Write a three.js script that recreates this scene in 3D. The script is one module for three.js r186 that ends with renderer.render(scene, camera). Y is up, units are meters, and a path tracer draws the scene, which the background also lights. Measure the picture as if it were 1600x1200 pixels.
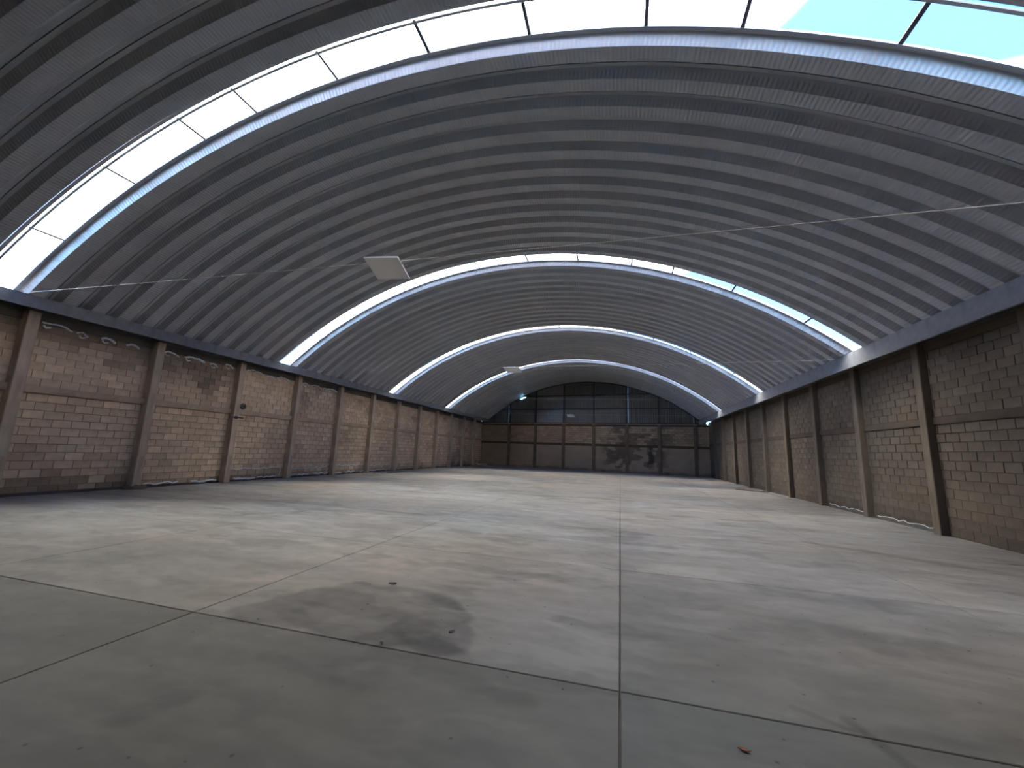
import * as THREE from 'three';
import { Sky } from 'three/addons/objects/Sky.js';
import { mergeGeometries } from 'three/addons/utils/BufferGeometryUtils.js';

// ---------------------------------------------------------------- camera, sky, exposure
const scene = new THREE.Scene();
const camera = new THREE.PerspectiveCamera(87.73, 1600 / 1200, 0.05, 300);
camera.position.set(0, 1.6, 0);
camera.rotation.set(0.16589, 0.26703, 0.03808, 'YXZ');
camera.updateMatrixWorld(true);
camera.updateProjectionMatrix();
scene.add(camera);

const sky = new Sky();
sky.scale.setScalar(1000);
sky.name = 'sky';
const su = sky.material.uniforms;
su.turbidity.value = 2;
su.rayleigh.value = 0.3;
su.mieCoefficient.value = 0.004;
su.mieDirectionalG.value = 0.6;
su.cloudCoverage.value = 0.6;
su.cloudDensity.value = 0.6;
su.cloudScale.value = 0.0002;
su.cloudElevation.value = 0.5;
su.cloudSpeed.value = 0.00002;
su.time.value = 185500;
su.sunPosition.value.setFromSphericalCoords(1, THREE.MathUtils.degToRad(30), THREE.MathUtils.degToRad(-60));
scene.add(sky);

const renderer = new THREE.WebGLRenderer({ antialias: true });
renderer.toneMapping = THREE.LinearToneMapping;
renderer.toneMappingExposure = 9;
renderer.shadowMap.enabled = true;

// ---------------------------------------------------------------- measures (metres; depth d runs away from the camera, z = -d)
const XL = -14.52, XR = 7.354;              // inner faces of the side columns
const WL = -14.77, WR = 7.53;              // faces of the block walls
const FRONT = -2.5, BACK = 42.6;            // ends of the hall
const XC = -3.574, YA = 8.912, RAD = 16.062, YC = YA - RAD, YSPRING = 4.93;
const MOD = 0.6054, Z0 = 5.08;             // roof module and the first skylight
const BL = { x: XL, d: 42.09 }, BR = { x: XR, d: 38.53 };   // corners of the skewed back wall

// ---------------------------------------------------------------- helpers
let seed = 12345;
const rnd = () => { seed = (seed * 1664525 + 1013904223) >>> 0; return seed / 4294967296; };
const rr = (a, b) => a + (b - a) * rnd();
const hash = (x, y, s) => { let h = Math.imul(x | 0, 374761393) ^ Math.imul(y | 0, 668265263) ^ Math.imul(s | 0, 2147483647 - 58); h = Math.imul(h ^ (h >>> 13), 1274126177); h ^= h >>> 16; return (h >>> 0) / 4294967296; };
function vn(x, y, s = 0) {
  const ix = Math.floor(x), iy = Math.floor(y), fx = x - ix, fy = y - iy, ux = fx * fx * (3 - 2 * fx), uy = fy * fy * (3 - 2 * fy);
  const a = hash(ix, iy, s), b = hash(ix + 1, iy, s), c = hash(ix, iy + 1, s), d = hash(ix + 1, iy + 1, s);
  return a + (b - a) * ux + (c - a) * uy + (a - b - c + d) * ux * uy;
}
function fbm(x, y, s = 0, o = 4) { let v = 0, a = 0.5, t = 0; for (let i = 0; i < o; i++) { v += a * vn(x, y, s + i * 17); t += a; a *= 0.5; x = x * 2.03 + 5.1; y = y * 2.03 + 9.7; } return v / t; }
const sstep = (a, b, x) => { const t = Math.min(1, Math.max(0, (x - a) / (b - a))); return t * t * (3 - 2 * t); };
const used = {};
const numbered = (n) => { const k = (used[n] = (used[n] ?? -1) + 1); return k ? n + '_' + String(k).padStart(3, '0') : n; };
function mesh(name, geo, mat, parent) {
  const m = new THREE.Mesh(geo, mat); m.name = parent ? name : numbered(name); m.castShadow = m.receiveShadow = true; (parent ?? scene).add(m); return m;
}
function group(name, label, category, kind, pos) {
  const g = new THREE.Group(); g.name = kind === 'structure' ? name : numbered(name); if (pos) g.position.set(...pos);
  g.userData = { label, category }; if (kind) g.userData.kind = kind; scene.add(g); return g;
}
// triangles from quads given as corner lists
function quads(list, uvs) {
  const p = [], uv = [], idx = [];
  list.forEach((q, i) => { const b = p.length / 3; for (let k = 0; k < 4; k++) { p.push(...q[k]); uv.push(...(uvs ? uvs[i][k] : [0, 0])); } idx.push(b, b + 1, b + 2, b, b + 2, b + 3); });
  const g = new THREE.BufferGeometry();
  g.setAttribute('position', new THREE.Float32BufferAttribute(p, 3)); g.setAttribute('uv', new THREE.Float32BufferAttribute(uv, 2)); g.setIndex(idx); g.computeVertexNormals(); return g;
}
// box with uv in metres
function box(w, h, d, x = 0, y = 0, z = 0) {
  const g = new THREE.BoxGeometry(w, h, d), uv = g.attributes.uv, n = g.attributes.normal;
  for (let i = 0; i < uv.count; i++) { const ax = Math.abs(n.getX(i)), ay = Math.abs(n.getY(i)); uv.setXY(i, uv.getX(i) * (ax > 0.5 ? d : w), uv.getY(i) * (ay > 0.5 ? d : h)); }
  return g.translate(x, y, z);
}
// box with chamfered edges along its length (columns, beams): section w x d, height h
function post(w, h, d, c = 0.015) {
  const s = new THREE.Shape(); const a = w / 2, b = d / 2;
  s.moveTo(-a + c, -b); s.lineTo(a - c, -b); s.lineTo(a, -b + c); s.lineTo(a, b - c); s.lineTo(a - c, b); s.lineTo(-a + c, b); s.lineTo(-a, b - c); s.lineTo(-a, -b + c); s.closePath();
  return new THREE.ExtrudeGeometry(s, { depth: h, bevelEnabled: false }).rotateX(-Math.PI / 2);
}
function tube(pts, r, seg = 24, rad = 6) { return new THREE.TubeGeometry(new THREE.CatmullRomCurve3(pts.map((p) => new THREE.Vector3(...p))), seg, r, rad, false); }
function tex(w, h, f, srgb = true, rep) {
  const d = new Uint8Array(w * h * 4);
  for (let j = 0; j < h; j++) for (let i = 0; i < w; i++) { const c = f(i, j), k = (j * w + i) * 4; if (Array.isArray(c)) { d[k] = c[0]; d[k + 1] = c[1]; d[k + 2] = c[2]; } else d[k] = d[k + 1] = d[k + 2] = c; d[k + 3] = 255; }
  const t = new THREE.DataTexture(d, w, h); t.magFilter = THREE.LinearFilter; t.minFilter = THREE.LinearMipmapLinearFilter; t.generateMipmaps = true; t.wrapS = t.wrapT = THREE.RepeatWrapping; if (srgb) t.colorSpace = THREE.SRGBColorSpace;
  if (rep) t.repeat.set(...rep); t.needsUpdate = true; return t;
}
const enc = (l) => { l = Math.min(1, Math.max(0, l)); return Math.round(255 * (l <= 0.0031308 ? 12.92 * l : 1.055 * Math.pow(l, 1 / 2.4) - 0.055)); };
const lin = (r, g, b) => new THREE.Color().setRGB(r, g, b);

// ---------------------------------------------------------------- materials
// grain for blocks and plain concrete: a tile of 1 m, mostly near white, multiplied by the colour
const wrapFbm = (u, v, n, s, o) => { // tiles: blends the noise with itself across the border
  const a = fbm(u * n, v * n, s, o), b = fbm((u - 1) * n, v * n, s, o), c = fbm(u * n, (v - 1) * n, s, o), d = fbm((u - 1) * n, (v - 1) * n, s, o);
  return (a * (1 - u) + b * u) * (1 - v) + (c * (1 - u) + d * u) * v;
};
const grainTex = tex(256, 256, (i, j) => { const u = i / 256, v = j / 256; return enc(0.62 + 0.5 * (wrapFbm(u, v, 7, 3, 4) - 0.5) + 0.28 * (hash(i, j, 5) - 0.5) + 0.1); });
const grainBump = tex(256, 256, (i, j) => { const u = i / 256, v = j / 256; return Math.round(255 * (0.5 * wrapFbm(u, v, 24, 9, 3) + 0.5 * hash(i, j, 8))); }, false);
const streakTex = tex(256, 512, (i, j) => { const u = i / 256, v = j / 512; return enc(0.7 + 0.4 * (wrapFbm(u, v, 5, 31, 4) - 0.5) + 0.35 * (wrapFbm(u, v * 0.25, 11, 37, 3) - 0.5)); }, true, [1, 0.5]);
const blockTones = [[0.305, 0.222, 0.146], [0.318, 0.235, 0.154], [0.29, 0.208, 0.136], [0.342, 0.254, 0.168], [0.31, 0.221, 0.144], [0.358, 0.268, 0.182]];
const LEVELS = [1.1, 1, 0.9, 0.8, 0.7, 0.6, 0.5, 0.4];
const blockMats = {};
function blockMat(t, l, gain) {
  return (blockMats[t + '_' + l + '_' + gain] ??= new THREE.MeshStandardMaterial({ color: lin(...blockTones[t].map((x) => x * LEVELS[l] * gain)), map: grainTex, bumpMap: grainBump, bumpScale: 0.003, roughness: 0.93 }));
}
const blockMassMat = new THREE.MeshStandardMaterial({ vertexColors: true, map: grainTex, bumpMap: grainBump, bumpScale: 0.003, roughness: 0.93 });
const [mortarMat, mortarPale] = [[0.12, 0.084, 0.05], [0.36, 0.262, 0.16]].map((c) => new THREE.MeshStandardMaterial({ color: lin(...c), map: grainTex, bumpMap: grainBump, bumpScale: 0.003, roughness: 0.96 }));  // mortarPale: same mortar, colour raised to make up for dim light on the left
const columnPale = new THREE.MeshStandardMaterial({ color: lin(0.72, 0.555, 0.39), map: streakTex, bumpMap: grainBump, bumpScale: 0.002, roughness: 0.88 });  // left columns: colour raised to stand in for missing light
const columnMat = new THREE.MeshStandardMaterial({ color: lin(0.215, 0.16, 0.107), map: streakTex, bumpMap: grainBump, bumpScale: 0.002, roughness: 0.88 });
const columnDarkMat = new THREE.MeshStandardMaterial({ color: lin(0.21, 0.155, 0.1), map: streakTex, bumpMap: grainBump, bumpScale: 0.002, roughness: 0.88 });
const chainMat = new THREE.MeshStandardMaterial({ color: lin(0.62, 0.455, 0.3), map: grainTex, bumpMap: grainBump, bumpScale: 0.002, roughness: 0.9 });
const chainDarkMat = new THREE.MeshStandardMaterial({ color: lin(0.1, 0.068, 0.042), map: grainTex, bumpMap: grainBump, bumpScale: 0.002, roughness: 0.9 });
const dampMat = new THREE.MeshStandardMaterial({ color: lin(0.15, 0.125, 0.10), map: grainTex, roughness: 0.9 });
const beamMat = new THREE.MeshStandardMaterial({ color: lin(0.245, 0.235, 0.23), map: grainTex, roughness: 0.75 });
const steelMat = new THREE.MeshStandardMaterial({ color: lin(0.045, 0.042, 0.045), roughness: 0.6, metalness: 0.2 });
const sealMat = new THREE.MeshStandardMaterial({ color: lin(0.72, 0.72, 0.69), roughness: 0.85 });
const cableMat = new THREE.MeshStandardMaterial({ color: lin(0.4, 0.36, 0.31), roughness: 0.8, metalness: 0 });
// curved roof sheet: fine crimps across the sheet every 7.5 cm, denting varies
const crimpTex = tex(64, 512, (i, j) => {
  const u = i / 64, v = j / 512, um = u * MOD; // v covers 1.2 m = 16 crimps
  const on = um > 0.10 && um < 0.505 ? 1 : 0.15;
  const amp = 0.45 + 0.55 * wrapFbm(u, v, 6, 51, 2);
  return Math.round(127 + 120 * on * amp * Math.sin(v * 16 * 2 * Math.PI) * 0.8);
}, false, [1 / MOD, 1 / 1.2]);
const roofTone = tex(256, 512, (i, j) => { const u = i / 256, v = j / 512; return enc(0.72 + 0.3 * (wrapFbm(u, v, 6, 61, 5) - 0.5)); }, true, [1 / 3, 1 / 6]);
const roofMats = [0.94, 1, 1.05, 0.98].map((f) => new THREE.MeshStandardMaterial({ color: lin(0.53 * f, 0.50 * f, 0.48 * f), map: roofTone, bumpMap: crimpTex, bumpScale: 0.012, roughness: 0.45, metalness: 0.05, side: THREE.DoubleSide }));
const trimMat = new THREE.MeshStandardMaterial({ color: lin(0.42, 0.43, 0.44), roughness: 0.45, metalness: 0.4 });
const barMat = new THREE.MeshStandardMaterial({ color: lin(0.06, 0.065, 0.08), roughness: 0.5 });
const paneMat = new THREE.MeshPhysicalMaterial({ color: lin(0.9, 0.94, 0.97), transmission: 1, thickness: 0, roughness: 0.14, ior: 1.45, side: THREE.DoubleSide });
const sheetMat = new THREE.MeshStandardMaterial({ color: lin(0.24, 0.215, 0.19), map: roofTone, roughness: 0.4, metalness: 0.4, side: THREE.DoubleSide });
const sheetMat2 = new THREE.MeshStandardMaterial({ color: lin(0.34, 0.31, 0.28), map: roofTone, roughness: 0.36, metalness: 0.4, side: THREE.DoubleSide });

// floor: one continuous concrete pattern in world coordinates, near and far part
const DARK_PATCH = [[-3.62, -3.3], [-3.35, -3.95], [-3.0, -4.42], [-2.5, -4.5], [-2.0, -4.42], [-1.72, -4.3], [-1.35, -3.95], [-1.22, -3.3], [-1.5, -3.16], [-3.4, -3.16]];
const sdPoly = (p, x, y) => { let d = 1e9, ins = false; for (let i = 0, j = p.length - 1; i < p.length; j = i++) { const ex = p[j][0] - p[i][0], ey = p[j][1] - p[i][1], wx = x - p[i][0], wy = y - p[i][1], t = Math.min(1, Math.max(0, (wx * ex + wy * ey) / (ex * ex + ey * ey))); d = Math.min(d, (wx - ex * t) ** 2 + (wy - ey * t) ** 2); if ((p[i][1] > y) !== (p[j][1] > y) && x < p[i][0] + ((y - p[i][1]) / (p[j][1] - p[i][1])) * (p[j][0] - p[i][0])) ins = !ins; } return (ins ? -1 : 1) * Math.sqrt(d); };
const STREAKS = [[2.6, -12.2, 3.85, -12.5, 0.12, 0.35], [3.7, -9.75, 5.9, -8.3, 0.22, 0.28], [4.0, -7.9, 6.3, -6.6, 0.3, 0.16], [-13.4, -20.4, -12.4, -22.5, 0.22, 0.55], [-13.8, -18.2, -12.6, -19.6, 0.18, 0.45], [-13.6, -26.6, -12.6, -27.6, 0.2, 0.4], [1.38, -3.3, 1.5, -2.95, 0.07, 0.3], [1.1, -3.35, 1.35, -3.2, 0.05, 0.22], [-6.9, -3.3, -6.4, -4.3, 0.5, 0.1], [2.6, -20, 5.2, -20.8, 0.25, 0.22], [2.2, -27, 5, -27.6, 0.3, 0.22], [7.0, -20, 7.3, -28, 0.3, 0.3], [-1.4, -2.95, -0.6, -2.85, 0.12, 0.18], [-2.6, -2.75, -1.7, -2.6, 0.1, 0.16]];
function floorTone(x, z) {
  const wx = x + 0.35 * (fbm(x * 1.3, z * 1.3, 71, 3) - 0.5), wz = z + 0.35 * (fbm(x * 1.3, z * 1.3, 77, 3) - 0.5);
  let v = 1 + 0.42 * (fbm(wx * 0.45, wz * 0.8, 81, 4) - 0.5) + 0.42 * (fbm(wx * 1.3, wz * 5.2, 85, 4) - 0.5) + 0.26 * (fbm(x * 7, z * 10, 89, 3) - 0.5);
  v -= 0.2 * sstep(0.56, 0.7, fbm(wx * 1.1, wz * 2.2, 91, 4)); // damp blotches
  v += 0.14 * sstep(0.56, 0.7, fbm(wx * 1.7 + 40, wz * 4.2, 93, 4)); // pale scuffs
  const d = sdPoly(DARK_PATCH, x + 0.25 * (fbm(x * 3, z * 5, 95, 4) - 0.5), z + 0.2 * (fbm(x * 3, z * 5, 97, 4) - 0.5));
  v -= 0.4 * sstep(0.06, -0.05, d) * (0.75 + 0.5 * fbm(x * 4, z * 4, 99, 3));
  for (const [x0, z0, x1, z1, w, a] of STREAKS) {
    const ex = x1 - x0, ez = z1 - z0, t = Math.min(1, Math.max(0, ((x - x0) * ex + (z - z0) * ez) / (ex * ex + ez * ez))), dd = Math.hypot(x - x0 - ex * t, z - z0 - ez * t) + 0.12 * w * 8 * (fbm(x * 5, z * 5, 101, 3) - 0.5) * 0.6;
    if (dd < w) v -= a * sstep(w, w * 0.3, dd);
  }
  if (hash(Math.floor(x * 60), Math.floor(z * 60), 7) > 0.9993) v -= 0.6; // specks
  v *= 0.38 + 0.62 * sstep(1.5, 11.5, Math.hypot(x * 0.75 + (x > 0 ? x * 0.4 : 2.5), z) + 5 * (fbm(x * 0.3, z * 0.35, 107, 4) - 0.5)) * (1 - 0.4 * sstep(1, 7, x) * sstep(-24, -8, z)); // darker towards the camera and the right: light falloff painted in, broken by noise
  const warm = fbm(x * 0.35 + 7, z * 0.35, 103, 3) - 0.5, cool = x > -1.5 ? 0.02 : 0;  // cool: bluish sky reflection painted into the right part of the floor
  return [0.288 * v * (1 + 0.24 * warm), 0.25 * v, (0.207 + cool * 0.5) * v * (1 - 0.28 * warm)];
}
const NEAR_SPLIT = 3.158 + 3.045 * 2;
function floorMat(x0, x1, d0, d1, w, h) {
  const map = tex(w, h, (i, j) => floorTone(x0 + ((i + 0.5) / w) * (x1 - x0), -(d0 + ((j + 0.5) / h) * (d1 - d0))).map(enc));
  map.wrapS = map.wrapT = THREE.ClampToEdgeWrapping;
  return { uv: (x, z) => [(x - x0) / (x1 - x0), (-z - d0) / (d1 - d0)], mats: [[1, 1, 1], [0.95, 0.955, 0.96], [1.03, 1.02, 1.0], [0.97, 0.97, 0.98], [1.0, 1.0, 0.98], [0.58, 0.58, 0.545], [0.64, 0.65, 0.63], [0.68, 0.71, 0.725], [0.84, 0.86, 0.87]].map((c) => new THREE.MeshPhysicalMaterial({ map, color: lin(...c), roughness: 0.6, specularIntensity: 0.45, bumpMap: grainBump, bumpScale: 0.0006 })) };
}
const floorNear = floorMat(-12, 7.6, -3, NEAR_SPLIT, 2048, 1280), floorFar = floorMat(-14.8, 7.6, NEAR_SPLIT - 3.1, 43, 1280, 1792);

// ---------------------------------------------------------------- floor: cast slabs with open saw joints
const floor = group('floor', 'grey stained concrete floor of large cast slabs with dark joints', 'floor', 'structure');
mesh('joint_filling', box(22.7, 0.1, BACK - FRONT + 0.4, (WL + WR) / 2, -0.075, -(BACK + FRONT) / 2), dampMat, floor);
const SX = [-14.79, -10.95, -7.28, -3.872, -0.011, 3.76, 7.63], SD = [];
for (let d = 3.158 - 3.045 * 2; d < 44; d += 3.045) SD.push(d);
SD[0] = FRONT - 0.05;
for (let r = 0; r < SD.length - 1; r++) for (let c = 0; c < SX.length - 1; c++) {
  const g = r < 2 ? 0.0065 : 0.0055, x0 = SX[c] + g, x1 = SX[c + 1] - g, d0 = SD[r] + g, d1 = SD[r + 1] - g, b = 0.005, F = r < 4 ? floorNear : floorFar;
  const P = (x, y, d) => [x, y, -d], top = [P(x0 + b, 0, d0 + b), P(x1 - b, 0, d0 + b), P(x1 - b, 0, d1 - b), P(x0 + b, 0, d1 - b)], mid = [P(x0, -b, d0), P(x1, -b, d0), P(x1, -b, d1), P(x0, -b, d1)], low = mid.map((p) => [p[0], -0.06, p[2]]);
  const q = [top]; for (let k = 0; k < 4; k++) { const n = (k + 1) % 4; q.push([mid[k], mid[n], top[n], top[k]], [low[k], low[n], mid[n], mid[k]]); }
  const m = r < 2 ? (c < 3 ? 5 : c === 3 ? 6 : 7) : r === 2 && c > 3 ? 8 : Math.floor(hash(r, c, 3) * 5);  // near slabs: own tone plus painted light falloff; right ones tinted as sky reflection
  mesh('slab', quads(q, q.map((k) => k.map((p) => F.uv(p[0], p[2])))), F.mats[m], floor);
}

// ---------------------------------------------------------------- roof: curved ribbed sheets, one module each
const ceiling = group('ceiling', 'arched ceiling of grey ribbed metal roof sheets', 'ceiling', 'structure');
const SEG = 72;
function sheet(profile) { // profile: [along z, offset inward]; swept along the arc, every flat of the profile with its own corners
  const p = [], uv = [], nor = [], idx = [];
  for (let k = 0; k < profile.length - 1; k++) {
    const [s0, o0] = profile[k], [s1, o1] = profile[k + 1], base = p.length / 3, len = Math.hypot(s1 - s0, o1 - o0), ns = (o1 - o0) / len, no = (s1 - s0) / len;
    for (let i = 0; i <= SEG; i++) for (const [s, o] of [[s0, o0], [s1, o1]]) {
      const r = RAD - o, tm = Math.acos((YSPRING - YC) / r), t = -tm + (2 * tm * i) / SEG;
      p.push(XC + r * Math.sin(t), YC + r * Math.cos(t), -s); uv.push(s, t * RAD);
      nor.push(-Math.sin(t) * no, -Math.cos(t) * no, ns);
    }
    for (let i = 0; i < SEG; i++) { const a = base + 2 * i; idx.push(a, a + 1, a + 2, a + 1, a + 3, a + 2); }
  }
  const g = new THREE.BufferGeometry();
  g.setAttribute('position', new THREE.Float32BufferAttribute(p, 3)); g.setAttribute('uv', new THREE.Float32BufferAttribute(uv, 2)); g.setAttribute('normal', new THREE.Float32BufferAttribute(nor, 3)); g.setIndex(idx); return g;
}
const roofGeo = sheet([[0, -0.035], [0.009, -0.035], [0.009, 0], [0.078, 0], [0.172, 0.165], [0.433, 0.165], [0.527, 0], [0.5964, 0], [0.5964, -0.035], [MOD, -0.035]]);
const BARS = [-0.6, -0.455, -0.326, -0.239, -0.115, 0.01, 0.131, 0.253, 0.342, 0.468, 0.615];
const TM = Math.acos((YSPRING - YC) / RAD);
function arcBand(s0, s1, o0, o1, t0, t1, n) { // a curved strip of box section: s along z, o inward, t along the arc
  const q = [], P = (s, o, t) => [XC + (RAD - o) * Math.sin(t), YC + (RAD - o) * Math.cos(t), -s];
  for (let i = 0; i < n; i++) {
    const a = t0 + ((t1 - t0) * i) / n, b = t0 + ((t1 - t0) * (i + 1)) / n;
    q.push([P(s0, o1, a), P(s1, o1, a), P(s1, o1, b), P(s0, o1, b)], [P(s0, o0, b), P(s1, o0, b), P(s1, o0, a), P(s0, o0, a)], [P(s0, o0, a), P(s0, o1, a), P(s0, o1, b), P(s0, o0, b)], [P(s1, o0, b), P(s1, o1, b), P(s1, o1, a), P(s1, o0, a)]);
    if (i === 0) q.push([P(s0, o0, a), P(s1, o0, a), P(s1, o1, a), P(s0, o1, a)]);
    if (i === n - 1) q.push([P(s0, o1, b), P(s1, o1, b), P(s1, o0, b), P(s0, o0, b)]);
  }
  return quads(q);
}
const stops = [-TM, ...BARS, TM];
const paneGeos = stops.slice(1).map((b, i) => { // one flat-bent pane between two bars
  const a = stops[i] + (i ? 0.0012 : 0), e = b - 0.0012, n = Math.max(3, Math.round((e - a) / 0.03)), q = [], P = (s, t) => [XC + (RAD + 0.012) * Math.sin(t), YC + (RAD + 0.012) * Math.cos(t), -s];
  for (let k = 0; k < n; k++) { const u = a + ((e - a) * k) / n, v = a + ((e - a) * (k + 1)) / n; q.push([P(0.006, u), P(MOD - 0.006, u), P(MOD - 0.006, v), P(0.006, v)]); }
  return quads(q);
});
const barGeos = BARS.map((t) => arcBand(0.01, MOD - 0.01, -0.011, 0.014, t - (t < 0 ? 0.0013 : 0.0018), t + (t < 0 ? 0.0013 : 0.0018), 1));  // left bars drawn thinner, the bloom of the bright sky put into their width
const trimGeoA = arcBand(0.022, 0.066, -0.011, 0.02, -TM, TM, SEG), trimGeoB = arcBand(MOD - 0.016, MOD - 0.002, -0.011, 0.02, -TM, TM, SEG);
let windowNo = 0;
const ORD = ['nearest', 'second', 'third', 'farthest'];
for (let k = -13; k <= 62; k++) {
  const d = Z0 + k * MOD;
  if (k >= 0 && k <= 42 && k % 14 === 0) {
    const w = group('window_' + (windowNo + 1), 'arched glazed roof light strip, the ' + ORD[windowNo] + ' of four from the camera', 'skylight', 'structure', [0, 0, -d]);
    windowNo++;
    for (const g of paneGeos) mesh('pane', g, paneMat, w);
    for (const g of barGeos) mesh('glazing_bar', g, barMat, w);
    mesh('edge_trim', trimGeoA, trimMat, w); mesh('edge_trim', trimGeoB, trimMat, w);
    continue;
  }
  const m = mesh('roof_sheet', roofGeo, roofMats[Math.floor(hash(k + 50, 3, 9) * 4)], ceiling);
  m.position.z = -d;
}

// ---------------------------------------------------------------- block walls
const bev = 0.006, BW = 0.392, BH = 0.203, BD = 0.03;
function blockGeo(w, h, ou, ov) { // face towards +z, back open; centred
  const a = w / 2, b = h / 2, f = [[-a + bev, -b + bev, BD], [a - bev, -b + bev, BD], [a - bev, b - bev, BD], [-a + bev, b - bev, BD]], m = [[-a, -b, BD - bev], [a, -b, BD - bev], [a, b, BD - bev], [-a, b, BD - bev]], r = m.map((p) => [p[0], p[1], 0]), q = [f];
  for (let k = 0; k < 4; k++) { const n = (k + 1) % 4; q.push([m[k], m[n], f[n], f[k]], [r[k], r[n], m[n], m[k]]); }
  return quads(q, q.map((c) => c.map((p) => [p[0] + ou, p[1] + ov])));
}
const blockGeos = [[0.1, 0.2], [0.6, 0.3], [0.3, 0.75], [0.8, 0.9]].map(([u, v]) => blockGeo(BW, BH, u, v));
const tmpV = new THREE.Vector3();
function seenSize(pos, normal) { // rough area in the frame, 0 outside it
  const v = tmpV.copy(pos).project(camera);
  if (v.z > 1 || Math.abs(v.x) > 1.04 || Math.abs(v.y) > 1.04) return 0;
  const to = new THREE.Vector3().subVectors(camera.position, pos), l = to.length();
  return Math.max(0, to.dot(normal) / l) / (l * l);
}
// One wall in its own frame: s along it, y up, o outward into the hall. at(s, y, o) gives a point; yaw turns the block face inward.
function blockWall(wall, at, yaw, normal, bays, rows, opts) {
  const list = [];
  for (const [a, b] of bays) {
    const bayTone = opts.tone?.(a) ?? 1;
    for (const [y, odd] of rows) {
      let s = a + 0.006 - (odd ? BW * 0.5 : 0) - (hash(Math.round(a * 10), 1, 2) * 0.15);
      while (s < b) {
        const s0 = Math.max(s, a + 0.004), s1 = Math.min(s + BW, b - 0.004), w = s1 - s0; s += BW + 0.014;
        if (w < 0.05) continue;
        const h1 = rnd(), h2 = rnd(), h3 = rnd(), cs = (s0 + s1) / 2;
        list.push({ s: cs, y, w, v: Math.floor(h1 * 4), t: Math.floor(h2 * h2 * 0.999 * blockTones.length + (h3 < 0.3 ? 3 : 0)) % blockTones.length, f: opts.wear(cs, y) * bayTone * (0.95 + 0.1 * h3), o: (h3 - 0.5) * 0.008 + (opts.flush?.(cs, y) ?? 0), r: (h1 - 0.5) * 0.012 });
      }
    }
  }
  for (const e of list) { e.p = new THREE.Vector3(...at(e.s, e.y, e.o)); e.a = seenSize(e.p, normal) * e.w; }
  const big = opts.individual ? [...list].sort((p, q) => q.a - p.a).slice(0, 300).filter((e) => e.a > 0) : [];
  const chosen = new Set(big), rest = [];
  for (const e of list) {
    const fi = LEVELS.reduce((m, l, i) => (Math.abs(l - e.f) < Math.abs(LEVELS[m] - e.f) ? i : m), 0);
    if (chosen.has(e)) {
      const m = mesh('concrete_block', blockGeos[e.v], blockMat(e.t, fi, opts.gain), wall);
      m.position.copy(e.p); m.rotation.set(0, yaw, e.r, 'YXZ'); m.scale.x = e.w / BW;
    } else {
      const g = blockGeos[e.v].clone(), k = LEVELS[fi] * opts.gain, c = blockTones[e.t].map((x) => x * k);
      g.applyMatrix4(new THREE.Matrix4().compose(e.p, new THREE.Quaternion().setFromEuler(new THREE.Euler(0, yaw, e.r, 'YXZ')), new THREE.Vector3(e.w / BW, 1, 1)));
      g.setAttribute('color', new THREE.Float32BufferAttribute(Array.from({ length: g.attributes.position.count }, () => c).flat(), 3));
      rest.push(g);
    }
  }
  if (rest.length) { const m = mesh('block_courses', mergeGeometries(rest), blockMassMat, wall); m.userData.kind = 'stuff'; }
}
const CH0 = 2.63, CH1 = 2.81, RING = 4.46, TOP = 4.68;
const lowRows = Array.from({ length: 12 }, (_, i) => [0.115 + i * 0.2175, i % 2]), highRows = Array.from({ length: 8 }, (_, i) => [CH1 + 0.107 + i * 0.206, i % 2]);

function beadOn(wall, pts, r, flat = 1) { const g = tube(pts, r, Math.max(12, pts.length * 5), 6); const p = g.attributes.position; for (let i = 0; i < p.count; i++) { const k = 0.35 * (vn(p.getZ(i) * 30, p.getY(i) * 30, 5) - 0.5) * r * 2; p.setXYZ(i, p.getX(i) + k, p.getY(i) + k, p.getZ(i) + k); } g.computeVertexNormals(); return mesh('sealant_bead', g, sealMat, wall); }

// left wall
const wallL = group('wall_left', 'left concrete block wall with tan columns and crusted white sealant', 'wall', 'structure');
mesh('mortar_bed', box(0.15, TOP, 46.2, WL - 0.075 - 0.012, TOP / 2, -20.5), mortarPale, wallL);
const colsL = []; for (let k = -4; k <= 10; k++) colsL.push(9.33 + 3.005 * k);
const colGeo = post(0.4, TOP, 0.24);
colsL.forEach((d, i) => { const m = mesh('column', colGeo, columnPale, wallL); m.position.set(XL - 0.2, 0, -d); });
const baysL = []; for (let i = -1; i < colsL.length; i++) baysL.push([i < 0 ? FRONT : colsL[i] + 0.12, i + 1 < colsL.length ? colsL[i + 1] - 0.12 : 42.2]);
const usable = (b) => b.filter(([a, e]) => e - a > 0.1 && e > FRONT);
for (const [a, b] of usable(baysL)) {
  mesh('chain_beam', box(0.11, CH1 - CH0, b - a, WL + 0.052, (CH0 + CH1) / 2, -(a + b) / 2), chainMat, wallL);
  mesh('ring_beam', box(0.05, TOP - RING, b - a, WL + 0.012, (TOP + RING) / 2, -(a + b) / 2), dampMat, wallL);
  mesh('damp_strip', box(0.03, 0.09, b - a, WL + 0.01, 0.03, -(a + b) / 2), dampMat, wallL);
}
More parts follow.
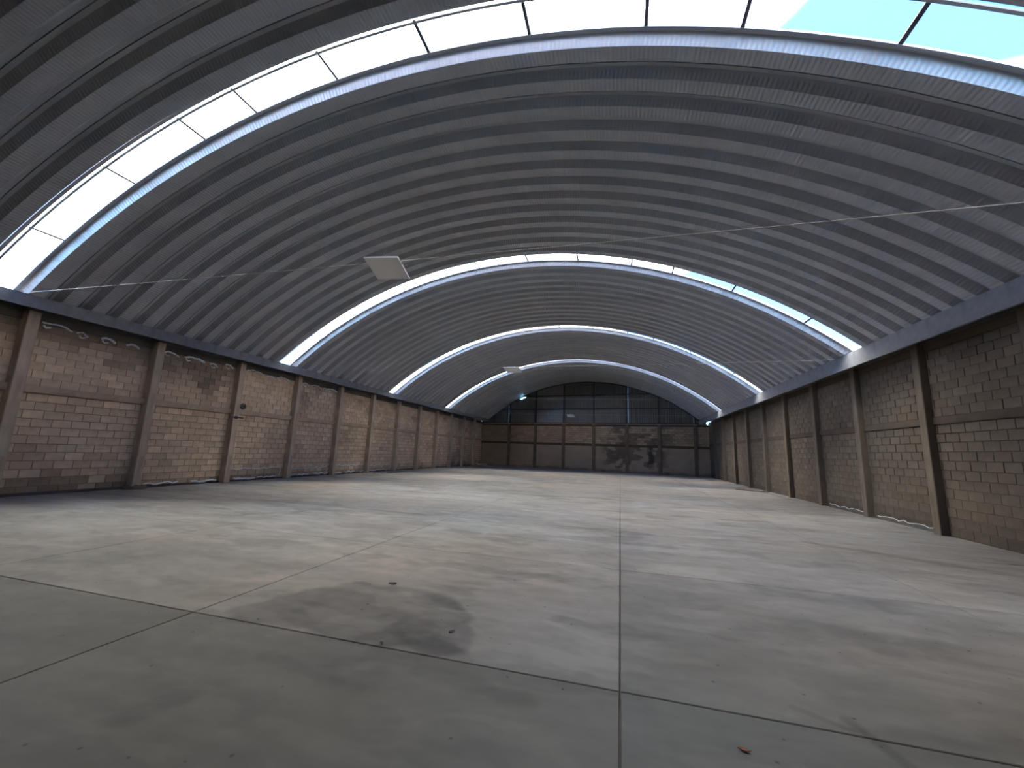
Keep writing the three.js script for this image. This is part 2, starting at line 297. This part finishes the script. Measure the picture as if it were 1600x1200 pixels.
blockWall(wallL, (s, y, o) => [WL + o - 0.022, y, -s], Math.PI / 2, new THREE.Vector3(1, 0, 0), usable(baysL), [...lowRows, ...highRows], {
  individual: true, gain: 2.65, flush: (s, y) => -0.014 * sstep(0.42, 0.55, fbm(s * 0.35, y * 0.8, 141, 3) + (y < CH0 ? 0.08 : -0.04)),  // gain lifts the left block colour to make up for weaker light
  tone: (a) => 1.0 + 0.2 * hash(Math.round(a), 5, 6),
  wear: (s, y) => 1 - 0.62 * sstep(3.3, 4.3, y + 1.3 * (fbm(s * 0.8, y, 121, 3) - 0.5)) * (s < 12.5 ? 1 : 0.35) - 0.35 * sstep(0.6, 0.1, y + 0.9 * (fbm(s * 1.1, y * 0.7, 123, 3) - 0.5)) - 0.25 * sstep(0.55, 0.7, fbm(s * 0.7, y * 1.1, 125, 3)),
});
for (let i = 0; i < colsL.length; i++) { // crusted white sealant under the eaves beam and along the base
  const a = colsL[i] + 0.2, b = a + 2.6; if (a < 5 || a > 24) continue;
  let s = a + rr(0, 0.2);
  while (s < b - 0.3 && a < 18) {
    const l = rr(0.18, 0.8), y = 4.42 + rr(-0.06, 0.06), n = Math.max(3, Math.round(l / 0.12)), pts = [];
    for (let k = 0; k <= n; k++) { const u = k / n; pts.push([WL + 0.025 + 0.02 * rnd(), y + 0.07 * Math.sin(u * Math.PI) - 0.06 * u + rr(-0.015, 0.015), -(s + l * u)]); }
    beadOn(wallL, pts, rr(0.022, 0.04));
    if (rnd() < 0.6) beadOn(wallL, [[WL + 0.03, y - 0.05, -s - 0.05], [WL + 0.04, y - 0.11, -s - 0.1], [WL + 0.03, y - 0.08, -s - 0.2]], rr(0.015, 0.025));
    s += l + rr(0.06, 0.3);
  }
  if (a > 9 && a < 24) { // low band: patches near the floor
    let t = a + rr(0, 0.3);
    while (t < b - 0.2) {
      const l = rr(0.35, 1.1), pts = [], n = Math.max(3, Math.round(l / 0.15)); for (let k = 0; k <= n; k++) pts.push([WL + 0.035, 0.1 + rr(-0.025, 0.035), -Math.min(b, t + (l * k) / n)]);
      beadOn(wallL, pts, rr(0.025, 0.045)); t += l + rr(0.05, 0.6);
    }
  }
  if (a > 12 && a < 22) { // upper line of an old render band
    const y0 = i % 2 ? 0.48 : 0.42, pts = []; for (let k = 0; k <= 14; k++) pts.push([WL + 0.015, y0 + rr(-0.03, 0.03), -(a + 0.15 + (2.3 * k) / 14)]); pts.push([WL + 0.02, 0.3, -(a + 2.5)], [WL + 0.02, 0.14, -(a + 2.45)]);
    beadOn(wallL, pts, 0.022);
  }
}
{ // rough lump of concrete round a column foot
  const g = new THREE.SphereGeometry(0.3, 18, 10, 0, Math.PI * 2, 0, Math.PI / 2), p = g.attributes.position;
  for (let i = 0; i < p.count; i++) { const k = 0.8 + 0.5 * vn(p.getX(i) * 9 + 20, p.getZ(i) * 9 + p.getY(i) * 7, 4); p.setXYZ(i, p.getX(i) * 0.75 * k, p.getY(i) * 0.42 * k, p.getZ(i) * 1.05 * k); }
  g.computeVertexNormals(); mesh('column_footing', g, columnMat, wallL).position.set(XL - 0.06, -0.005, -9.33);
}
function eaves(wall, side) { // channel beam open towards the wall: face plate, top plate, back lip
  const s = new THREE.Shape(), f = side < 0 ? -13.9 : 6.76, w = side < 0 ? WL - 0.15 : WR + 0.15, yb = side < 0 ? 4.63 : 4.48, t = YSPRING + 0.004, k = side;
  s.moveTo(f, t); s.lineTo(f, yb); s.lineTo(f + 0.06 * k, yb); s.lineTo(f + 0.06 * k, t - 0.04); s.lineTo(w - 0.04 * k, t - 0.04); s.lineTo(w - 0.04 * k, TOP - 0.1); s.lineTo(w, TOP - 0.1); s.lineTo(w, t); s.closePath();
  const far = side < 0 ? 43.6 : BR.d + 0.3;
  return mesh('eaves_beam', new THREE.ExtrudeGeometry(s, { depth: far - FRONT, bevelEnabled: false }).translate(0, 0, -far), beamMat, wall);
}
eaves(wallL, -1);

// right wall
const wallR = group('wall_right', 'right concrete block wall with tan columns coloured darker as shade and dark mid beam', 'wall', 'structure');
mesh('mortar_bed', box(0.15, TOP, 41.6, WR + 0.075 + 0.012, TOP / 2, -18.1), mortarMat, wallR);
const colsR = []; for (let k = -5; k <= 8; k++) colsR.push(12.395 + 2.948 * k);
colsR.forEach((d, i) => { const m = mesh('column', colGeo, i % 3 === 2 ? columnDarkMat : columnMat, wallR); m.position.set(XR + 0.2, 0, -d); });  // column colour darkened, the dimness of this side put into it
const baysR = []; for (let i = -1; i < colsR.length; i++) baysR.push([i < 0 ? FRONT : colsR[i] + 0.12, i + 1 < colsR.length ? colsR[i + 1] - 0.12 : 38.6]);
for (const [a, b] of usable(baysR)) {
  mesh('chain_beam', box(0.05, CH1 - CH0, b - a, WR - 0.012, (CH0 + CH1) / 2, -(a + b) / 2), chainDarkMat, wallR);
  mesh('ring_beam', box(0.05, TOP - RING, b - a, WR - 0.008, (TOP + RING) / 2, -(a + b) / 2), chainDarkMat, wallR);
}
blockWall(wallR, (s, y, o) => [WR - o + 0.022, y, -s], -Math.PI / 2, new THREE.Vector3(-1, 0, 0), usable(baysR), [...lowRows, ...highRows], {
  individual: true, gain: 0.52, flush: (s, y) => -0.014 * sstep(1.7, 1.2, y + 0.5 * (fbm(s * 0.6, y, 143, 2) - 0.5)), tone: (a) => (a < 14 ? 0.86 : 1.04) + 0.2 * hash(Math.round(a), 8, 6),  // low gain and darker near bays put the light falloff into the colour
  wear: (s, y) => 1 - 0.3 * sstep(0.5, 0.1, y + 0.5 * (fbm(s, y, 133, 3) - 0.5)) - 0.2 * sstep(0.55, 0.72, fbm(s * 0.7, y * 1.1, 135, 3)),
});
for (const [a, b] of [[12.7, 15.0], [15.7, 17.9], [9.4, 9.75]]) {
  const pts = []; for (let k = 0; k <= 12; k++) pts.push([WR - 0.03, 0.1 + rr(-0.025, 0.03), -(a + ((b - a) * k) / 12)]);
  beadOn(wallR, pts, 0.01);
  mesh('damp_strip', box(0.04, 0.09, b - a, WR - 0.015, 0.04, -(a + b) / 2), dampMat, wallR);
}
eaves(wallR, 1);

// back wall: skewed; plastered below, blocks above, corrugated gable on steel posts
const wallB = group('wall_back', 'far end wall, stained plaster and blocks below a dark corrugated gable', 'wall', 'structure');
const bdx = BR.x - BL.x, bdz = -(BR.d - BL.d), BLEN = Math.hypot(bdx, bdz), ux = bdx / BLEN, uz = bdz / BLEN, nx = -uz, nz = ux; // n towards the hall
const yawB = Math.atan2(nx, nz);
const atB = (s, y, o) => [BL.x + ux * s + nx * o, y, -BL.d + uz * s + nz * o];
const placeB = (m, s, y, o) => { m.position.set(...atB(s, y, o)); m.rotation.y = yawB; return m; };
const BT = 4.48;
placeB(mesh('mortar_bed', box(23.6, BT, 0.15), mortarMat, wallB), BLEN / 2, BT / 2, -0.087);
const MS = [3.08, 6.1, 9.14, 12.2, 15.35, 18.25, 21.26];
const edges = [-0.35, ...MS, BLEN + 0.35];
// plaster with damp stains, in the wall's own metres
const plasterMap = tex(1024, 256, (i, j) => {
  const s = (i / 1024) * 22.2, y = (j / 256) * 2.4; let v = 0.9 + 0.3 * (fbm(s * 1.2, y * 1.6, 151, 4) - 0.5);
  const st = sstep(12.5, 14, s) * sstep(19.5, 18, s);
  v -= 0.5 * st * sstep(0.5, 0.6, fbm(s * 1.3, y * 2.2, 155, 4) + 0.22 * (y / 2.4) - 0.08); v -= 0.4 * sstep(0.35, 0.05, y + 0.3 * (fbm(s * 2, y, 157, 3) - 0.5));
  v -= 0.45 * sstep(0.35, 0.1, Math.abs(s - 17.4 + 0.5 * (fbm(s, y * 2, 159, 3) - 0.5))) * sstep(0.2, 0.8, y);
  v = Math.max(0.16, v); return [enc(0.38 * v), enc(0.285 * v), enc(0.19 * v)];
}, true);
plasterMap.wrapS = plasterMap.wrapT = THREE.ClampToEdgeWrapping;
const plasterMat = new THREE.MeshStandardMaterial({ map: plasterMap, roughness: 0.9, bumpMap: grainBump, bumpScale: 0.002 });
for (let i = 0; i < edges.length - 1; i++) {
  const a = edges[i] + 0.15, b = edges[i + 1] - 0.15, g = box(b - a, 2.36, 0.04), uv = g.attributes.uv;
  for (let k = 0; k < uv.count; k++) uv.setXY(k, (a + uv.getX(k)) / 22.2, uv.getY(k) / 2.4);
  placeB(mesh('plaster_panel', g, plasterMat, wallB), (a + b) / 2, 1.18, 0.0);
  placeB(mesh('chain_beam', box(b - a, 0.22, 0.06), chainDarkMat, wallB), (a + b) / 2, 2.47, 0.012);
  const m = mesh('ring_beam', box(b - a, 0.16, 0.06), chainDarkMat, wallB); placeB(m, (a + b) / 2, BT - 0.08, 0.012);
}
const colGeoB = post(0.3, BT, 0.2);
MS.forEach((s, i) => placeB(mesh('column', colGeoB, i === 4 ? columnMat : columnDarkMat, wallB), s, 0, 0.03));
placeB(mesh('wall_ledge', box(22.3, 0.05, 0.2), chainMat, wallB), BLEN / 2, BT + 0.025, 0.06);
blockWall(wallB, (s, y, o) => atB(s, y, o - 0.022), yawB, new THREE.Vector3(nx, 0, nz), edges.slice(1).map((e, i) => [edges[i] + 0.15, e - 0.15]), Array.from({ length: 8 }, (_, i) => [2.69 + i * 0.215, i % 2]), {
  gain: 1.6, wear: (s, y) => 1 - (0.15 + 0.4 * sstep(12.5, 14.5, s) * sstep(20, 18.5, s)) * sstep(0.5, 0.62, fbm(s * 0.9, y * 2.6, 161, 4) + 0.12 * sstep(12.5, 14.5, s) * sstep(20, 18.5, s) - 0.03),
});
// gable: corrugated sheets, each bay its own, cut to the arch
const roofY = (x) => { const y = YC + Math.sqrt(Math.max(0, (RAD + 0.06) ** 2 - (x - XC) ** 2)); return x < -13.5 || (x > 6.5 && x < 7.15) ? Math.max(y, YSPRING - 0.03) : y; };
function gableSheet(a, b) {
  const q = [], uvs = [], P = [[0, 0], [0.05, 0], [0.09, 0.06], [0.14, 0.06], [0.18, 0]], pts = [];
  for (let s = Math.floor(a / 0.2) * 0.2; s < b; s += 0.2) for (const [ds, o] of P) { const t = s + ds; if (t >= a - 1e-6 && t <= b + 1e-6) pts.push([t, o]); }
  pts.unshift([a, pts[0][1]]); pts.push([b, pts[pts.length - 1][1]]);
  for (let i = 0; i < pts.length - 1; i++) {
    const [s0, o0] = pts[i], [s1, o1] = pts[i + 1]; if (s1 - s0 < 1e-4) continue;
    const gap = (t) => (t > 4.25 && t < 4.9 ? 0.45 : 0), t0 = roofY(atB(s0, 0, 0)[0]) - gap((s0 + s1) / 2), t1 = roofY(atB(s1, 0, 0)[0]) - gap((s0 + s1) / 2); if (Math.min(t0, t1) < BT + 0.05) continue;
    q.push([atB(s0, BT, o0 - 0.09), atB(s1, BT, o1 - 0.09), atB(s1, t1, o1 - 0.09), atB(s0, t0, o0 - 0.09)]); uvs.push([[s0, BT], [s1, BT], [s1, t1], [s0, t0]]);
  }
  return quads(q, uvs);
}
for (let i = 0; i < edges.length - 1; i++) mesh('corrugated_sheet', gableSheet(Math.max(-0.34, edges[i]), Math.min(BLEN + 0.02, edges[i + 1])), i === 2 ? sheetMat2 : sheetMat, wallB);
for (const s of MS) { const h = roofY(atB(s, 0, 0)[0]) - 0.1 - BT; placeB(mesh('steel_post', box(0.13, h, 0.1), steelMat, wallB), s, BT + h / 2, 0.03); }
for (const y of [BT + 0.1, 6.0, 7.38]) { // rails, as long as the arch is wide at their height
  const half = Math.sqrt(RAD ** 2 - (y - YC) ** 2), sOf = (x) => (x - BL.x) / ux, a = Math.max(0.05, sOf(XC - half)), b = Math.min(BLEN - 0.05, sOf(XC + half));
  placeB(mesh('steel_rail', box(b - a, 0.1, 0.08), steelMat, wallB), (a + b) / 2, y, 0.02);
}
{ // arched edge member of the gable
  const pts = []; for (let i = 0; i <= 40; i++) { const s = 0.3 + ((BLEN - 0.6) * i) / 40, p = atB(s, 0, 0.05), x = p[0]; pts.push([x, YC + Math.sqrt((RAD - 0.2) ** 2 - (x - XC) ** 2), p[2]]); }
  mesh('arch_member', tube(pts.filter((p) => p[1] > BT + 0.1), 0.06, 80, 6), steelMat, wallB);
}
// front wall behind the camera, closed
const wallF = group('wall_front', 'plain dark wall closing the hall behind the camera', 'wall', 'structure');
mesh('wall_panel', box(22.5, 9.2, 0.15, XC, 4.6, -FRONT + 0.075), new THREE.MeshStandardMaterial({ color: lin(0.2, 0.18, 0.16), roughness: 0.8 }), wallF);

// ---------------------------------------------------------------- tie cables, lamps
const tag = (o, label, category, grp) => { o.userData.label = label; o.userData.category = category; if (grp) o.userData.group = grp; return o; };
const CABLES = [[5.78, 4.93, 4.77, 'thin pale tie cable crossing the hall nearest the camera'], [14.62, 4.86, 4.84, 'thin tie cable crossing the hall just beyond the second roof light'], [23.85, 4.89, 4.81, 'thin tie cable crossing just beyond the third roof light'], [33.7, 4.86, 4.84, 'faint tie cable farthest from the camera, before the gable']];
for (const [d, yl, yr, label] of CABLES) {
  const pts = []; for (let i = 0; i <= 12; i++) { const u = i / 12; pts.push([-13.91 + 20.68 * u, yl + (yr - yl) * u - 0.05 * 4 * u * (1 - u), -d]); }
  tag(mesh('tie_cable', tube(pts, 0.008, 60, 6), cableMat), label, 'cable', 'tie cables across the hall');
}
const lampFace = new THREE.MeshStandardMaterial({ color: lin(0.82, 0.82, 0.82), roughness: 0.5 }), lampFrame = new THREE.MeshStandardMaterial({ color: lin(0.7, 0.7, 0.7), roughness: 0.4, metalness: 0.3 });
const lampProto = new THREE.Group();
{
  const s = new THREE.Shape([new THREE.Vector2(-0.3, -0.3), new THREE.Vector2(0.3, -0.3), new THREE.Vector2(0.3, 0.3), new THREE.Vector2(-0.3, 0.3)]);
  s.holes.push(new THREE.Path([new THREE.Vector2(-0.285, -0.285), new THREE.Vector2(-0.285, 0.285), new THREE.Vector2(0.285, 0.285), new THREE.Vector2(0.285, -0.285)]));
  const fr = new THREE.ExtrudeGeometry(s, { depth: 0.03, bevelEnabled: true, bevelThickness: 0.002, bevelSize: 0.002, bevelSegments: 1 }).rotateX(Math.PI / 2);
  mesh('frame', fr, lampFrame, lampProto); mesh('diffuser', box(0.572, 0.02, 0.572, 0, -0.017, 0), lampFace, lampProto);
  mesh('clip', box(0.04, 0.09, 0.02, -0.2, 0.045, 0), lampFrame, lampProto); mesh('clip', box(0.04, 0.09, 0.02, 0.2, 0.045, 0), lampFrame, lampProto);
  mesh('wire', tube([[0.36, 0.06, 0], [0.33, 0, 0.05], [0.31, -0.02, 0.12], [0.29, 0, 0.2]], 0.006, 12, 5), cableMat, lampProto);
}
[[-3.93, 4.70, -5.78, 11, 9, 'unlit square panel lamp on the nearest cable, largest of three'], [-3.98, 4.705, -14.62, 6, 0, 'unlit square panel lamp on the second cable, overlapping the farthest roof light'], [-4.0, 4.70, -33.7, 15, 0, 'small distant square panel lamp in front of the gable']].forEach(([x, y, z, tilt, turn, label], i) => {
  const o = i ? lampProto.clone() : lampProto; o.name = numbered('panel_lamp'); o.position.set(x, y, z); o.rotation.set(THREE.MathUtils.degToRad(-tilt), THREE.MathUtils.degToRad(turn), 0, 'YXZ'); scene.add(o); tag(o, label, 'lamp', 'panel lamps on the tie cables');
});

// ---------------------------------------------------------------- small things
{ // round socket and bracket on the third visible left column
  const s = group('wall_socket', 'round grey wall fitting with a dark hole, high on the left wall', 'fitting', null, [WL + 0.012, 2.97, -12.76]);
  const ring = new THREE.LatheGeometry([[0.05, 0], [0.13, 0], [0.13, 0.02], [0.11, 0.05], [0.06, 0.06], [0.05, 0.04], [0.05, 0]].map((p) => new THREE.Vector2(...p)), 24).rotateZ(-Math.PI / 2);
  mesh('ring', ring, columnMat, s); mesh('hole', new THREE.CylinderGeometry(0.05, 0.05, 0.02, 20).rotateZ(Math.PI / 2).translate(0.012, 0, 0), steelMat, s);
  const b = group('metal_bracket', 'short black bar fixed across a left wall column below a round fitting', 'bracket', null, [XL + 0.02, 2.49, -12.32]);
  mesh('bar', post(0.045, 0.56, 0.045, 0.008).rotateX(Math.PI / 2).translate(0.02, 0, -0.28), steelMat, b); mesh('plate', box(0.02, 0.1, 0.12, -0.008, 0, 0), steelMat, b);
}
const leafMat = new THREE.MeshStandardMaterial({ color: lin(0.19, 0.062, 0.03), roughness: 0.75, side: THREE.DoubleSide }), leafDark = new THREE.MeshStandardMaterial({ color: lin(0.045, 0.03, 0.02), roughness: 0.8, side: THREE.DoubleSide }), stemMat = new THREE.MeshStandardMaterial({ color: lin(0.16, 0.06, 0.03), roughness: 0.8 });
function leaf(x, z, len, wid, turn, mat, label, detail) {
  const o = group('dry_leaf', label, 'leaf', null, [x, 0.002, z]); o.userData.group = 'dry leaves on the floor'; o.rotation.y = turn;
  const N = 10, M = 4, p = [], idx = [];
  for (let i = 0; i <= N; i++) for (let j = -M; j <= M; j++) { const u = i / N, w = wid * 0.5 * Math.pow(Math.sin(Math.PI * Math.min(1, u * 0.96 + 0.02)), 0.75), v = j / M; p.push((u - 0.5) * len, 0.003 + 0.22 * wid * v * v + 0.12 * len * (u - 0.4) ** 2, v * w); }
  const R = 2 * M + 1; for (let i = 0; i < N; i++) for (let j = 0; j < R - 1; j++) { const a = i * R + j; idx.push(a, a + 1, a + R, a + 1, a + R + 1, a + R); }
  const g = new THREE.BufferGeometry(); g.setAttribute('position', new THREE.Float32BufferAttribute(p, 3)); g.setIndex(idx); g.computeVertexNormals();
  mesh('blade', g, mat, o);
  if (detail) mesh('stem', tube([[-0.5 * len, 0.006, 0], [0.1 * len, 0.004, 0], [0.5 * len, 0.012, 0], [0.62 * len, 0.02, 0.006]], 0.0016, 14, 5), stemMat, o);
}
leaf(0.655, -2.795, 0.062, 0.026, -0.25, leafMat, 'curled reddish brown dry leaf lying on the near slab', true);
leaf(-2.6, -4.515, 0.09, 0.045, 0.3, leafDark, 'dark dry leaf at the far edge of the damp patch');
leaf(-1.45, -3.59, 0.055, 0.03, 0.9, leafDark, 'small dark leaf at the right end of the damp patch');
leaf(-1.9, -3.2, 0.045, 0.028, -0.6, leafDark, 'small dark leaf beside the joint below the damp patch');
// boards and rubble along the walls
const woodMat = new THREE.MeshStandardMaterial({ color: lin(0.30, 0.185, 0.14), map: streakTex, roughness: 0.85 }), woodPale = new THREE.MeshStandardMaterial({ color: lin(0.42, 0.36, 0.3), map: streakTex, roughness: 0.85 });
const plank = (pos, turn, tilt, l, w, mat, label) => { const m = tag(mesh('wooden_plank', post(w, l, 0.035, 0.006).rotateX(Math.PI / 2).translate(0, 0, -l / 2), mat), label, 'plank'); m.position.set(...pos); m.rotation.set(tilt, turn, 0, 'YXZ'); m.userData.group = 'loose boards by the walls'; };
plank([6.66, 0.02, -24.1], 0.95, 0, 1.5, 0.26, woodMat, 'reddish board lying flat on the floor by the right wall');
plank([6.72, 0.055, -24.5], 0.35, 0, 1.9, 0.2, woodPale, 'weathered board lying on the reddish one by the right wall');
plank([-13.75, 0.02, -22.3], -0.25, 0, 2.2, 0.2, woodPale, 'pale board lying along the foot of the left wall');
{
  const parts = [];
  for (let i = 0; i < 26; i++) { const g = new THREE.IcosahedronGeometry(rr(0.08, 0.24), 1), p = g.attributes.position, q = rnd() * 50; for (let k = 0; k < p.count; k++) { const f = 0.7 + 0.6 * vn(p.getX(k) * 6 + q, p.getY(k) * 6 + p.getZ(k) * 5, 3); p.setXYZ(k, p.getX(k) * f, p.getY(k) * f * 0.7, p.getZ(k) * f); } g.computeVertexNormals(); parts.push(g.translate(rr(-0.35, 0.45), rr(0.02, 0.2), rr(-1.5, 1.5))); }
  const m = mesh('rubble', mergeGeometries(parts), chainMat); m.position.set(-13.7, 0, -38.6); tag(m, 'low heap of grey rubble in the far left corner', 'rubble'); m.userData.kind = 'stuff';
}

renderer.render(scene, camera);
